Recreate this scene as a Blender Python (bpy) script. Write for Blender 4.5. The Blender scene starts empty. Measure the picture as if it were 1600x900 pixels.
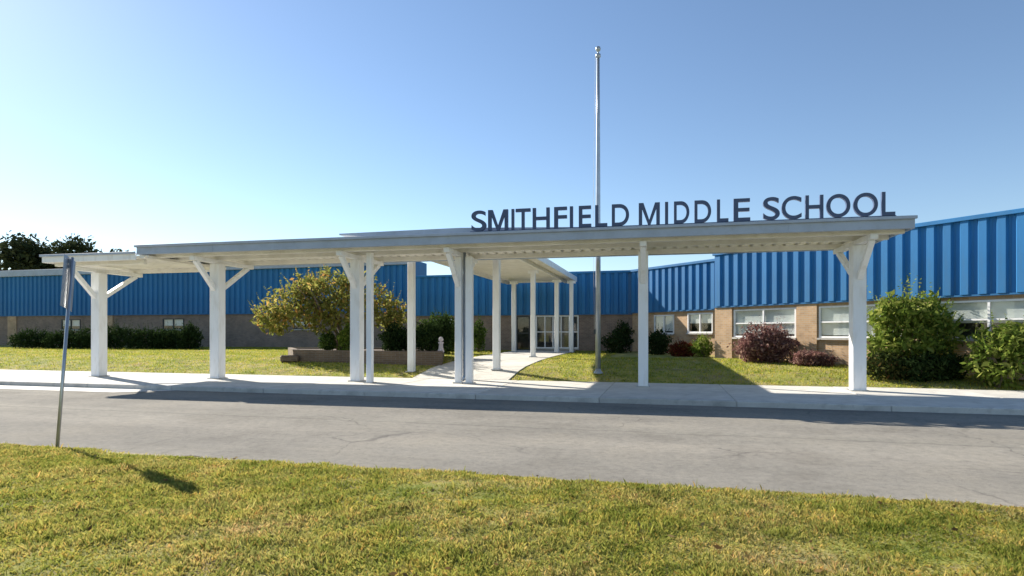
import bpy, bmesh, math, random
import numpy as np
from mathutils import Vector, Matrix

random.seed(7)
rng = np.random.default_rng(11)
sc = bpy.context.scene
COL = sc.collection
R = math.radians

# ------------------------------------------------------------------ camera, sky, sun, exposure
cd = bpy.data.cameras.new('camera')
cam = bpy.data.objects.new('camera', cd)
COL.objects.link(cam)
cam.location = (0, 0, 1.5)
cam.rotation_euler = (R(90), 0, 0)
cd.sensor_width = 36
cd.lens = 36 * 930 / 1600
cd.shift_y = 70 / 1600
cd.clip_start = 0.05
cd.clip_end = 3000
sc.camera = cam

LIGHT = Vector((1.344, -1.194, -1.0))          # the way the sunlight travels
ELEV = math.atan2(1.0, math.hypot(LIGHT.x, LIGHT.y))
AZ = math.atan2(-LIGHT.x, -LIGHT.y)           # clockwise from +Y
w = bpy.data.worlds.new('World')
sc.world = w
w.use_nodes = True
nt = w.node_tree
bg = nt.nodes['Background']
sky = nt.nodes.new('ShaderNodeTexSky')
sky.sky_type = 'NISHITA'
sky.sun_disc = False
sky.sun_elevation = ELEV
sky.sun_rotation = AZ
sky.altitude = 0
sky.air_density = 1.0
sky.dust_density = 0.12
sky.ozone_density = 2.3
tint = nt.nodes.new('ShaderNodeMix')
tint.data_type = 'RGBA'
tint.blend_type = 'MULTIPLY'
tint.inputs[0].default_value = 1.0
tint.inputs[7].default_value = (0.955, 0.965, 0.98, 1)
nt.links.new(sky.outputs[0], tint.inputs[6])
nt.links.new(tint.outputs[2], bg.inputs[0])
bg.inputs[1].default_value = 0.084
sl = bpy.data.lights.new('sun', 'SUN')
sl.energy = 5.0
sl.angle = R(0.5)
sl.color = (1.0, 0.93, 0.82)
so = bpy.data.objects.new('sun', sl)
COL.objects.link(so)
so.rotation_euler = LIGHT.to_track_quat('-Z', 'Y').to_euler()
so.location = (-30, 30, 40)
sc.view_settings.view_transform = 'Standard'
sc.view_settings.look = 'None'
sc.view_settings.gamma = 1
sc.view_settings.exposure = 1.0

# ------------------------------------------------------------------ frames: r runs along the road, s away from it
TH = R(14.5)
C, S = math.cos(TH), math.sin(TH)


def P(r, s, z=0.0):
    return Vector((r * C + s * S, -r * S + s * C, z))


def ground_z(s):
    return float(np.interp(s, [-500, 5.9, 6.4, 6.7, 13.8, 14.1, 18.3, 18.5, 19.8, 20.8, 24, 33, 40, 500],
                           [0, 0, -0.10, -0.16, -0.16, -0.11, -0.11, 0.0, 0.19, 0.28, 0.41, 0.48, 0.5, 0.5]))


def at(x, Y):
    """Point at depth Y seen in photo column x; z is the ground there."""
    X = (x - 800) / 930 * Y
    return Vector((X, Y, ground_z(X * S + Y * C)))


# ------------------------------------------------------------------ materials
def mat(name):
    m = bpy.data.materials.new(name)
    m.use_nodes = True
    nt = m.node_tree
    return m, nt, nt.nodes, nt.links, nt.nodes['Principled BSDF']


def coords(N, L, scale=(1, 1, 1), kind='Object'):
    tc = N.new('ShaderNodeTexCoord')
    mp = N.new('ShaderNodeMapping')
    mp.inputs['Scale'].default_value = scale
    L.new(tc.outputs[kind], mp.inputs[0])
    return mp.outputs[0]


def noise(N, L, vec, scale, detail=4, rough=0.6):
    n = N.new('ShaderNodeTexNoise')
    n.inputs['Scale'].default_value = scale
    n.inputs['Detail'].default_value = detail
    n.inputs['Roughness'].default_value = rough
    if vec is not None:
        L.new(vec, n.inputs['Vector'])
    return n.outputs[0]


def ramp(N, L, fac, stops):
    r = N.new('ShaderNodeValToRGB')
    e = r.color_ramp.elements
    while len(e) < len(stops):
        e.new(0.5)
    for k, (p, c) in enumerate(stops):
        e[k].position = p
        e[k].color = (*c, 1)
    L.new(fac, r.inputs[0])
    return r.outputs[0]


def mix(N, L, fac, a, b, mode='MIX'):
    m = N.new('ShaderNodeMix')
    m.data_type = 'RGBA'
    m.blend_type = mode
    for sock, v in ((m.inputs[0], fac), (m.inputs[6], a), (m.inputs[7], b)):
        if hasattr(v, 'is_linked') or hasattr(v, 'node'):
            L.new(v, sock)
        elif isinstance(v, (int, float)):
            sock.default_value = v
        else:
            sock.default_value = (*v, 1)
    return m.outputs[2]


def bump(N, L, bsdf, h, strength=0.3, dist=0.02):
    b = N.new('ShaderNodeBump')
    b.inputs['Strength'].default_value = strength
    b.inputs['Distance'].default_value = dist
    L.new(h, b.inputs['Height'])
    L.new(b.outputs[0], bsdf.inputs['Normal'])


def worn(name, col, var=0.15, rough=0.5, scale=3.0, metallic=0.0, dirt=None, streak=False, each=0.0):
    m, nt, N, L, B = mat(name)
    v = coords(N, L, (1, 1, 0.25) if streak else (1, 1, 1))
    n = noise(N, L, v, scale)
    lo = tuple(c * (1 - var) for c in col)
    hi = tuple(min(1, c * (1 + var)) for c in col)
    c = ramp(N, L, n, [(0.3, lo), (0.7, hi)])
    if dirt:
        n2 = noise(N, L, v, scale * 2.7, 6)
        f = ramp(N, L, n2, [(0.5, (0, 0, 0)), (0.78, (0.6, 0.6, 0.6))])
        c = mix(N, L, f, c, dirt)
    if each:
        oi = N.new('ShaderNodeObjectInfo')
        c = mix(N, L, 1.0, c, ramp(N, L, oi.outputs['Random'], [(0.0, (1 - each,) * 3), (1.0, (1 + each,) * 3)]), 'MULTIPLY')
    L.new(c, B.inputs['Base Color'])
    B.inputs['Roughness'].default_value = rough
    B.inputs['Metallic'].default_value = metallic
    B.inputs['Specular IOR Level'].default_value = 0.3
    n3 = noise(N, L, v, 60, 3)
    bump(N, L, B, n3, 0.08, 0.005)
    return m


M = {}
M['white'] = worn('white_paint', (0.86, 0.86, 0.86), 0.05, 0.45, 2.0, dirt=(0.62, 0.58, 0.52), streak=True)
M['fascia'] = worn('fascia_metal', (0.37, 0.43, 0.53), 0.1, 0.4, 1.5, dirt=(0.29, 0.33, 0.39))
M['deck'] = worn('cream_deck', (0.78, 0.76, 0.71), 0.1, 0.55, 1.2, dirt=(0.58, 0.54, 0.47))
M['blue'] = worn('blue_metal', (0.024, 0.165, 0.385), 0.14, 0.6, 1.4, dirt=(0.05, 0.16, 0.31), streak=True, each=0.07)
M['trim'] = worn('blue_trim', (0.035, 0.15, 0.32), 0.1, 0.4, 2)
M['letter'] = worn('letter_paint', (0.065, 0.095, 0.18), 0.1, 0.45, 5)
M['pole'] = worn('pole_metal', (0.36, 0.40, 0.46), 0.12, 0.35, 3, metallic=0.5)
M['dark'] = worn('dark_metal', (0.06, 0.065, 0.07), 0.2, 0.5, 6)
M['bark'] = worn('bark', (0.17, 0.13, 0.10), 0.35, 0.9, 8)
M['concrete'] = worn('concrete', (0.60, 0.575, 0.52), 0.13, 0.85, 1.1, dirt=(0.36, 0.34, 0.30), each=0.09)
M['kerb'] = worn('kerb_concrete', (0.52, 0.50, 0.46), 0.13, 0.85, 2.0, dirt=(0.26, 0.25, 0.23), each=0.12)
M['soil'] = worn('mulch', (0.10, 0.07, 0.05), 0.5, 0.95, 22)
M['interior'] = worn('unlit_room_and_roof', (0.10, 0.10, 0.10), 0.2, 0.9, 3)  # dark tone stands in for unlit rooms, also used on the roof slabs
M['blind'] = worn('blind', (0.82, 0.82, 0.78), 0.06, 0.6, 4)
M['ornament'] = worn('pale_stone', (0.62, 0.55, 0.56), 0.15, 0.8, 9)
M['plate'] = worn('sign_back', (0.42, 0.43, 0.44), 0.1, 0.35, 4, metallic=0.8)


def brick_material(name, a, b, mortar):
    m, nt, N, L, B = mat(name)
    # local x runs along every wall, z is up
    tc = N.new('ShaderNodeTexCoord')
    sx = N.new('ShaderNodeSeparateXYZ')
    L.new(tc.outputs['Object'], sx.inputs[0])
    ad = N.new('ShaderNodeMath')
    L.new(sx.outputs[0], ad.inputs[0])
    L.new(sx.outputs[1], ad.inputs[1])
    cx = N.new('ShaderNodeCombineXYZ')
    L.new(ad.outputs[0], cx.inputs[0])
    L.new(sx.outputs[2], cx.inputs[1])
    br = N.new('ShaderNodeTexBrick')
    br.inputs['Scale'].default_value = 1.0
    br.inputs['Brick Width'].default_value = 0.21
    br.inputs['Row Height'].default_value = 0.075
    br.inputs['Mortar Size'].default_value = 0.006
    br.inputs['Color1'].default_value = (*a, 1)
    br.inputs['Color2'].default_value = (*b, 1)
    br.inputs['Mortar'].default_value = (*mortar, 1)
    L.new(cx.outputs[0], br.inputs['Vector'])
    n = noise(N, L, tc.outputs['Object'], 1.3, 5)
    f = ramp(N, L, n, [(0.3, (0.75, 0.75, 0.75)), (0.7, (1.15, 1.12, 1.1))])
    c = mix(N, L, 1.0, br.outputs[0], f, 'MULTIPLY')
    L.new(c, B.inputs['Base Color'])
    B.inputs['Roughness'].default_value = 0.85
    bump(N, L, B, br.outputs[1], -0.4, 0.01)
    return m


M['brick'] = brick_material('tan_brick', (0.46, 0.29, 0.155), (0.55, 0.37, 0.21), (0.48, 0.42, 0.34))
M['shadedbrick'] = brick_material('shaded_tan_brick', (0.22, 0.15, 0.11), (0.28, 0.20, 0.15), (0.30, 0.27, 0.24))  # darker copy of the tan brick, shade of the backlit wings put into its colour
M['redbrick'] = brick_material('planter_brick', (0.14, 0.095, 0.065), (0.19, 0.13, 0.085), (0.2, 0.18, 0.15))


def glass_material():
    m, nt, N, L, B = mat('window_glass')
    tr = N.new('ShaderNodeBsdfTransparent')
    tr.inputs[0].default_value = (0.93, 0.95, 0.95, 1)
    gl = N.new('ShaderNodeBsdfGlossy')
    gl.inputs['Roughness'].default_value = 0.03
    lw_ = N.new('ShaderNodeLayerWeight')
    lw_.inputs[0].default_value = 0.5
    pw = N.new('ShaderNodeMath')
    pw.operation = 'POWER'
    L.new(lw_.outputs['Facing'], pw.inputs[0])
    pw.inputs[1].default_value = 4.0
    fr = N.new('ShaderNodeMath')
    fr.operation = 'MULTIPLY_ADD'
    L.new(pw.outputs[0], fr.inputs[0])
    fr.inputs[1].default_value = 0.75
    fr.inputs[2].default_value = 0.05
    mx = N.new('ShaderNodeMixShader')
    L.new(fr.outputs[0], mx.inputs[0])
    L.new(tr.outputs[0], mx.inputs[1])
    L.new(gl.outputs[0], mx.inputs[2])
    L.new(mx.outputs[0], N['Material Output'].inputs[0])
    return m


M['glass'] = glass_material()


def leaf_material(name, stops, trans=0.35):
    m, nt, N, L, B = mat(name)
    g = N.new('ShaderNodeNewGeometry')
    c = ramp(N, L, g.outputs['Random Per Island'], stops)
    pn = noise(N, L, g.outputs['Position'], 1.6, 3)
    f = ramp(N, L, pn, [(0.3, (0.65, 0.7, 0.65)), (0.7, (1.2, 1.15, 1.0))])
    c = mix(N, L, 1.0, c, f, 'MULTIPLY')
    d = N.new('ShaderNodeBsdfDiffuse')
    t = N.new('ShaderNodeBsdfTranslucent')
    L.new(c, d.inputs[0])
    L.new(c, t.inputs[0])
    mx = N.new('ShaderNodeMixShader')
    mx.inputs[0].default_value = trans
    L.new(d.outputs[0], mx.inputs[1])
    L.new(t.outputs[0], mx.inputs[2])
    L.new(mx.outputs[0], N['Material Output'].inputs[0])
    return m


M['leaf_gold'] = leaf_material('golden_leaf', [(0.0, (0.16, 0.18, 0.05)), (0.6, (0.28, 0.285, 0.075)), (0.87, (0.38, 0.31, 0.10)), (1.0, (0.46, 0.24, 0.08))], 0.55)
M['leaf_green'] = leaf_material('green_leaf', [(0.0, (0.08, 0.14, 0.025)), (0.6, (0.19, 0.27, 0.045)), (1.0, (0.34, 0.38, 0.10))], 0.45)
M['leaf_bright'] = leaf_material('bright_leaf', [(0.0, (0.10, 0.155, 0.03)), (0.6, (0.21, 0.28, 0.055)), (1.0, (0.36, 0.38, 0.11))], 0.45)
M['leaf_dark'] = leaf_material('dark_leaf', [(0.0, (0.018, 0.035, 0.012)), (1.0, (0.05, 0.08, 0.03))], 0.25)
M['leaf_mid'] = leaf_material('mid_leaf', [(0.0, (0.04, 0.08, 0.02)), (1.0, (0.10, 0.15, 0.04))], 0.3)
M['leaf_purple'] = leaf_material('purple_leaf', [(0.0, (0.11, 0.045, 0.055)), (0.6, (0.29, 0.16, 0.16)), (1.0, (0.46, 0.31, 0.28))], 0.4)
M['leaf_red'] = leaf_material('red_leaf', [(0.0, (0.07, 0.015, 0.015)), (0.7, (0.22, 0.05, 0.03)), (1.0, (0.2, 0.14, 0.04))], 0.3)
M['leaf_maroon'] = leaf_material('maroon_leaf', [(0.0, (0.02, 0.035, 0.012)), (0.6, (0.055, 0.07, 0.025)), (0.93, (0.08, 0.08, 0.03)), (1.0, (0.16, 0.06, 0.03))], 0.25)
M['leaf_far'] = leaf_material('far_leaf', [(0.0, (0.03, 0.045, 0.025)), (1.0, (0.08, 0.09, 0.05))], 0.2)


def grass_color(N, L, pos, lush=False):
    n1 = noise(N, L, pos, 0.8, 6, 0.66)
    c = ramp(N, L, n1, [(0.34, (0.22, 0.255, 0.055)), (0.46, (0.32, 0.325, 0.085)), (0.57, (0.37, 0.345, 0.12)), (0.71, (0.405, 0.325, 0.17))])
    if lush:
        c = ramp(N, L, n1, [(0.30, (0.24, 0.30, 0.045)), (0.5, (0.37, 0.40, 0.07)), (0.7, (0.45, 0.43, 0.12))])
    n2 = noise(N, L, pos, 2.6, 5, 0.72)
    c2 = ramp(N, L, n2, [(0.36, (0.6, 0.66, 0.52)), (0.5, (1.0, 1.0, 1.0)), (0.64, (1.25, 1.1, 1.08))])
    return mix(N, L, 1.0, c, c2, 'MULTIPLY')


def grass_material(lush=False):
    m, nt, N, L, B = mat('grass_blade')
    g = N.new('ShaderNodeNewGeometry')
    c = grass_color(N, L, g.outputs['Position'], lush)
    rnd = ramp(N, L, g.outputs['Random Per Island'], [(0.0, (0.55, 0.65, 0.45)), (0.55, (1.0, 1.0, 0.9)), (0.8, (1.25, 1.1, 0.95)), (0.93, (1.45, 1.12, 1.2)), (1.0, (1.0, 0.62, 0.55))])
    c = mix(N, L, 1.0, c, rnd, 'MULTIPLY')
    d = N.new('ShaderNodeBsdfDiffuse')
    t = N.new('ShaderNodeBsdfTranslucent')
    L.new(c, d.inputs[0])
    L.new(c, t.inputs[0])
    mx = N.new('ShaderNodeMixShader')
    mx.inputs[0].default_value = 0.55
    L.new(d.outputs[0], mx.inputs[1])
    L.new(t.outputs[0], mx.inputs[2])
    L.new(mx.outputs[0], N['Material Output'].inputs[0])
    return m


def ground_material():
    m, nt, N, L, B = mat('lawn_ground')
    g = N.new('ShaderNodeNewGeometry')
    c = grass_color(N, L, g.outputs['Position'])
    n = noise(N, L, g.outputs['Position'], 2.2, 6, 0.7)
    f = ramp(N, L, n, [(0.5, (0, 0, 0)), (0.66, (0.75, 0.75, 0.75))])
    c = mix(N, L, f, c, (0.27, 0.20, 0.12))
    # bare earth along the road edge (local y of the sheet is the distance from the camera side)
    tc = N.new('ShaderNodeTexCoord')
    sx = N.new('ShaderNodeSeparateXYZ')
    L.new(tc.outputs['Object'], sx.inputs[0])
    nn = noise(N, L, g.outputs['Position'], 1.4, 5)
    md = N.new('ShaderNodeMath')
    md.operation = 'MULTIPLY_ADD'
    L.new(nn, md.inputs[0])
    md.inputs[1].default_value = 1.3
    L.new(sx.outputs[1], md.inputs[2])
    mr = N.new('ShaderNodeMapRange')
    L.new(md.outputs[0], mr.inputs[0])
    mr.inputs[1].default_value = 6.55
    mr.inputs[2].default_value = 7.0
    gt = N.new('ShaderNodeMath')
    gt.operation = 'LESS_THAN'
    L.new(sx.outputs[1], gt.inputs[0])
    gt.inputs[1].default_value = 10
    mu = N.new('ShaderNodeMath')
    mu.operation = 'MULTIPLY'
    L.new(mr.outputs[0], mu.inputs[0])
    L.new(gt.outputs[0], mu.inputs[1])
    c = mix(N, L, mu.outputs[0], c, (0.36, 0.31, 0.23))
    L.new(c, B.inputs['Base Color'])
    B.inputs['Roughness'].default_value = 0.95
    B.inputs['Specular IOR Level'].default_value = 0.1
    n4 = noise(N, L, g.outputs['Position'], 28, 5, 0.75)
    bump(N, L, B, n4, 0.9, 0.04)
    return m


def asphalt_material():
    m, nt, N, L, B = mat('aged_asphalt')
    tc = N.new('ShaderNodeTexCoord')
    o = tc.outputs['Object']
    n1 = noise(N, L, coords(N, L, (0.16, 0.9, 1)), 1.0, 5, 0.6)
    c = ramp(N, L, n1, [(0.3, (0.215, 0.202, 0.178)), (0.5, (0.252, 0.236, 0.206)), (0.72, (0.29, 0.271, 0.236))])
    n2 = noise(N, L, o, 150, 3, 0.8)
    c = mix(N, L, 1.0, c, ramp(N, L, n2, [(0.35, (0.72, 0.72, 0.72)), (0.65, (1.22, 1.22, 1.22))]), 'MULTIPLY')
    n5 = noise(N, L, o, 0.45, 5, 0.65)
    c = mix(N, L, 1.0, c, ramp(N, L, n5, [(0.30, (0.78, 0.77, 0.76)), (0.48, (1, 1, 1)), (0.7, (1.14, 1.12, 1.08))]), 'MULTIPLY')
    # worn lanes and a seam along the road
    sy = N.new('ShaderNodeSeparateXYZ')
    L.new(o, sy.inputs[0])
    mr = N.new('ShaderNodeMapRange')
    mr.inputs[1].default_value = 6.0
    mr.inputs[2].default_value = 14.0
    jt = N.new('ShaderNodeMath')
    jt.operation = 'MULTIPLY_ADD'
    L.new(noise(N, L, o, 0.8, 3), jt.inputs[0])
    jt.inputs[1].default_value = 0.25
    L.new(sy.outputs[1], jt.inputs[2])
    L.new(jt.outputs[0], mr.inputs[0])
    lanes = ramp(N, L, mr.outputs[0], [(0.05, (1.16, 1.12, 1.04)), (0.10, (0.98, 0.98, 0.98)), (0.2, (0.92, 0.92, 0.92)), (0.33, (1.05, 1.04, 1.03)), (0.47, (1.03, 1.03, 1.02)), (0.476, (0.74, 0.74, 0.74)), (0.482, (1.03, 1.03, 1.02)), (0.62, (0.93, 0.93, 0.93)), (0.78, (1.04, 1.04, 1.03)), (0.97, (0.9, 0.9, 0.9))])
    c = mix(N, L, 1.0, c, lanes, 'MULTIPLY')
    # speckled grit and old drips
    n6 = noise(N, L, o, 9.0, 6, 0.8)
    c = mix(N, L, 1.0, c, ramp(N, L, n6, [(0.3, (0.74, 0.74, 0.74)), (0.48, (1, 1, 1)), (0.70, (1.2, 1.19, 1.16))]), 'MULTIPLY')
    # cracks: warped cell edges, only inside a few patches
    nw = N.new('ShaderNodeTexNoise')
    nw.inputs['Scale'].default_value = 2.3
    nw.inputs['Detail'].default_value = 5
    L.new(o, nw.inputs['Vector'])
    va = N.new('ShaderNodeVectorMath')
    va.operation = 'MULTIPLY_ADD'
    L.new(nw.outputs[1], va.inputs[0])
    va.inputs[1].default_value = (0.55, 0.55, 0)
    L.new(o, va.inputs[2])
    vo = N.new('ShaderNodeTexVoronoi')
    vo.feature = 'DISTANCE_TO_EDGE'
    vo.inputs['Scale'].default_value = 0.42
    L.new(va.outputs[0], vo.inputs['Vector'])
    ce = ramp(N, L, vo.outputs['Distance'], [(0.0, (1, 1, 1)), (0.007, (0, 0, 0))])
    pm = ramp(N, L, noise(N, L, o, 0.33, 2), [(0.48, (0, 0, 0)), (0.6, (0.6, 0.6, 0.6))])
    ck = mix(N, L, 1.0, ce, pm, 'MULTIPLY')
    c = mix(N, L, ck, c, (0.085, 0.08, 0.075))
    L.new(c, B.inputs['Base Color'])
    B.inputs['Roughness'].default_value = 1.0
    B.inputs['Specular IOR Level'].default_value = 0.08
    bump(N, L, B, n2, 0.4, 0.006)
    return m


M['grass'] = grass_material()
M['lush'] = grass_material(True)
M['litter'] = leaf_material('fallen_leaf', [(0.0, (0.10, 0.06, 0.03)), (0.6, (0.25, 0.15, 0.07)), (1.0, (0.42, 0.30, 0.14))], 0.15)
M['ground'] = ground_material()
M['asphalt'] = asphalt_material()


# ------------------------------------------------------------------ mesh helpers
class MB:
    def __init__(self):
        self.v, self.f = [], []

    def box(self, x0, x1, y0, y1, z0, z1):
        b = len(self.v)
        self.v += [(x0, y0, z0), (x1, y0, z0), (x1, y1, z0), (x0, y1, z0), (x0, y0, z1), (x1, y0, z1), (x1, y1, z1), (x0, y1, z1)]
        self.f += [tuple(b + i for i in q) for q in ((0, 3, 2, 1), (4, 5, 6, 7), (0, 1, 5, 4), (1, 2, 6, 5), (2, 3, 7, 6), (3, 0, 4, 7))]
        return self

    def prism(self, pts, d0, d1, axis='y'):
        """pts: closed 2-D outline; extruded along the axis from d0 to d1."""
        b = len(self.v)
        n = len(pts)
        for d in (d0, d1):
            for a, c in pts:
                self.v.append({'y': (a, d, c), 'x': (d, a, c), 'z': (a, c, d)}[axis])
        self.f.append(tuple(b + i for i in range(n)))
        self.f.append(tuple(b + n + i for i in reversed(range(n))))
        for i in range(n):
            j = (i + 1) % n
            self.f.append((b + i, b + n + i, b + n + j, b + j))
        return self

    def bar(self, p, q, wd, ht):
        """A square bar between two points."""
        p, q = Vector(p), Vector(q)
        d = (q - p).normalized()
        up = Vector((0, 0, 1)) if abs(d.z) < 0.95 else Vector((1, 0, 0))
        a = d.cross(up).normalized() * wd / 2
        c = d.cross(a).normalized() * ht / 2
        b = len(self.v)
        for e in (p, q):
            self.v += [tuple(e + a + c), tuple(e - a + c), tuple(e - a - c), tuple(e + a - c)]
        self.f += [tuple(b + i for i in q4) for q4 in ((0, 1, 2, 3), (7, 6, 5, 4), (0, 4, 5, 1), (1, 5, 6, 2), (2, 6, 7, 3), (3, 7, 4, 0))]
        return self

    def tube(self, pts, rad, n=8):
        b = len(self.v)
        pts = [Vector(p) for p in pts]
        for k, p in enumerate(pts):
            d = (pts[min(k + 1, len(pts) - 1)] - pts[max(k - 1, 0)]).normalized()
            up = Vector((0, 0, 1)) if abs(d.z) < 0.9 else Vector((1, 0, 0))
            a = d.cross(up).normalized()
            c = d.cross(a).normalized()
            for i in range(n):
                t = 2 * math.pi * i / n
                self.v.append(tuple(p + (a * math.cos(t) + c * math.sin(t)) * rad[k]))
        for k in range(len(pts) - 1):
            for i in range(n):
                j = (i + 1) % n
                self.f.append((b + k * n + i, b + k * n + j, b + (k + 1) * n + j, b + (k + 1) * n + i))
        self.f.append(tuple(b + i for i in reversed(range(n))))
        self.f.append(tuple(b + (len(pts) - 1) * n + i for i in range(n)))
        return self

    def lathe(self, prof, n=16):
        b = len(self.v)
        for rad, z in prof:
            for i in range(n):
                t = 2 * math.pi * i / n
                self.v.append((rad * math.cos(t), rad * math.sin(t), z))
        for k in range(len(prof) - 1):
            for i in range(n):
                j = (i + 1) % n
                self.f.append((b + k * n + i, b + k * n + j, b + (k + 1) * n + j, b + (k + 1) * n + i))
        self.f.append(tuple(b + i for i in reversed(range(n))))
        self.f.append(tuple(b + (len(prof) - 1) * n + i for i in range(n)))
        return self

    def mesh(self, name, m, smooth=False, bevel=0.0):
        me = bpy.data.meshes.new(name)
        me.from_pydata(self.v, [], self.f)
        bm = bmesh.new()
        bm.from_mesh(me)
        if bevel:
            bmesh.ops.bevel(bm, geom=[e for e in bm.edges if e.calc_face_angle(0) > 0.6], offset=bevel, segments=1, affect='EDGES')
        bmesh.ops.recalc_face_normals(bm, faces=bm.faces)
        bm.to_mesh(me)
        bm.free()
        me.materials.append(m)
        if smooth:
            me.polygons.foreach_set('use_smooth', [True] * len(me.polygons))
        return me

    def build(self, name, m, parent=None, loc=(0, 0, 0), rot=0.0, smooth=False, bevel=0.0):
        return put(name, self.mesh(name, m, smooth, bevel), parent, loc, rot)


def put(name, me, parent=None, loc=(0, 0, 0), rot=0.0):
    o = bpy.data.objects.new(name, me)
    COL.objects.link(o)
    o.location = loc
    o.rotation_euler = (0, 0, rot)
    o.parent = parent
    return o


def thing(name, label, cat, loc, rot=0.0, group=None):
    o = bpy.data.objects.new(name, None)
    o.empty_display_size = 0.3
    COL.objects.link(o)
    o.location = loc
    o.rotation_euler = (0, 0, rot)
    o['label'] = label
    o['category'] = cat
    if group:
        o['group'] = group
    return o


def structure(o):
    o['kind'] = 'structure'
    return o


def fast_mesh(name, verts, faces_n, m):
    """verts (n*k,3): n faces of k own vertices each."""
    n = len(verts) // faces_n
    me = bpy.data.meshes.new(name)
    me.vertices.add(len(verts))
    me.vertices.foreach_set('co', np.ascontiguousarray(verts, dtype=np.float32).ravel())
    me.loops.add(len(verts))
    me.loops.foreach_set('vertex_index', np.arange(len(verts), dtype=np.int32))
    me.polygons.add(n)
    me.polygons.foreach_set('loop_start', np.arange(0, len(verts), faces_n, dtype=np.int32))
    me.update(calc_edges=True)
    me.materials.append(m)
    return me


# ------------------------------------------------------------------ the ground, road, pavement, path
def make_ground():
    rs = sorted(set([-600, -300, -150, -90, 90, 150, 300, 600] + [x * 2.0 for x in range(-30, 31)]))
    ss = sorted(set([-300, -100, -40, -20, -10, -5, -2, 45, 55, 70, 100, 160, 300, 600] + [x * 0.5 for x in range(0, 80)] + [5.9, 6.4, 6.7, 13.3, 18.3, 18.45, 18.5, 19.8, 20.8]))
    v, f = [], []
    for s in ss:
        for r in rs:
            z = ground_z(s)
            if (s < 5.8 or s > 19) and abs(r) < 60:
                z += 0.018 * math.sin(r * 1.1 + s * 0.7) * math.sin(s * 1.3 - r * 0.4)
            v.append((r, s, z))
    n = len(rs)
    for i in range(len(ss) - 1):
        for j in range(n - 1):
            f.append((i * n + j, i * n + j + 1, (i + 1) * n + j + 1, (i + 1) * n + j))
    me = bpy.data.meshes.new('ground')
    me.from_pydata(v, [], f)
    me.materials.append(M['ground'])
    return structure(put('ground', me, None, (0, 0, 0), -TH))


make_ground()
ROAD_Z = -0.12


def road_edge(r):
    return 6.42 + 0.07 * math.sin(r * 1.7) + 0.05 * math.sin(r * 4.1 + 1) + 0.03 * math.sin(r * 9.3)


v, f = [], []
xs = [-600, -200, -80] + [x * 0.25 for x in range(-160, 121)] + [60, 200, 600]
for r in xs:
    cam_z = 0.0
    for s in (road_edge(r) if abs(r) < 60 else 6.42, 7.2, 8.5, 10.0, 11.5, 12.8, 13.82):
        v.append((r, s, ROAD_Z + 0.05 * math.sin(math.pi * (s - 6.4) / 7.45) * 0.8))
for i in range(len(xs) - 1):
    for j in range(6):
        f.append((i * 7 + j, (i + 1) * 7 + j, (i + 1) * 7 + j + 1, i * 7 + j + 1))
me = bpy.data.meshes.new('road')
me.from_pydata(v, [], f)
me.materials.append(M['asphalt'])
structure(put('road', me, None, (0, 0, 0), -TH))

walk = bpy.data.objects.new('sidewalk', None)
COL.objects.link(walk)
walk.rotation_euler = (0, 0, -TH)
walk['kind'] = 'structure'
slab = MB().box(-1.494, 1.494, -1.066, 1.066, -0.11, 0).mesh('paving_slab', M['concrete'], bevel=0.008)
kerbm = MB().box(-1.496, 1.496, -0.085, 0.085, -0.2, 0.004).mesh('kerb_stone', M['kerb'], bevel=0.015)
for k in range(-14, 9):
    for s in (15.078, 17.222):
        put('paving_slab', slab, walk, (k * 3.0, s, rng.uniform(-0.004, 0.004)))
    put('kerb_stone', kerbm, walk, (k * 3.0, 13.92, rng.uniform(-0.003, 0.003)))
MB().box(-600, -43.5, 13.85, 18.3, -0.11, 0)  .box(25.5, 600, 13.85, 18.3, -0.11, 0).build('paving_far', M['concrete'], walk)

me = bpy.data.meshes.new('concrete_apron')
ra_ = -13.6
me.from_pydata([(r, s, ROAD_Z + 0.045 * math.sin(math.pi * (s - 6.4) / 7.45) + 0.006) for r, s in ((-42, 12.75), (-14.3, 12.75), (-13.2, 13.83), (-42, 13.83))], [], [(0, 1, 2, 3)])
me.materials.append(M['concrete'])
structure(put('concrete_apron', me, None, (0, 0, 0), -TH))

path = bpy.data.objects.new('path', None)
COL.objects.link(path)
path.rotation_euler = (0, 0, -TH)
path['kind'] = 'structure'
edges = [18.29, 19.8, 20.8, 23.2, 25.6, 28.0, 30.4, 33.0]
for a, b in zip(edges[:-1], edges[1:]):
    za, zb = ground_z(max(a, 18.5)) + 0.03, ground_z(b) + 0.03
    if a < 19:
        za = 0.004
    for r0, r1 in ((-8.15, -6.5), (-6.5, -4.85)):
        v = []
        for r, s, z in ((r0 + .005, a + .005, za), (r1 - .005, a + .005, za), (r1 - .005, b - .005, zb), (r0 + .005, b - .005, zb)):
            v.append((r, s, z))
        v += [(x, y, z - 0.12) for x, y, z in v]
        mb = MB()
        mb.v = v
        mb.f = [(0, 1, 2, 3), (7, 6, 5, 4), (0, 4, 5, 1), (1, 5, 6, 2), (2, 6, 7, 3), (3, 7, 4, 0)]
        mb.build('paving_slab', M['concrete'], path)

# ------------------------------------------------------------------ the school building
bld = thing('school_building', 'long low school with blue ribbed metal upper walls above tan brick and windows', 'building', (0, 36, 0))
BL = Vector((0, 36, 0))
PW = 0.45


def panel_mesh(h, top):
    """One sheet, PW wide, with a raised rib; x along the wall, -y outward."""
    prof = [(0.0, 0.0), (0.10, 0.0), (0.145, -0.085), (0.345, -0.085), (0.39, 0.0), (PW - 0.004, 0.0)]
    mb = MB()
    n = len(prof)
    back = [(PW - 0.004, 0.03), (0, 0.03)]
    mb.prism(prof + back, 0, h, 'z')
    return mb.mesh('metal_panel', M['blue'])


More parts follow.
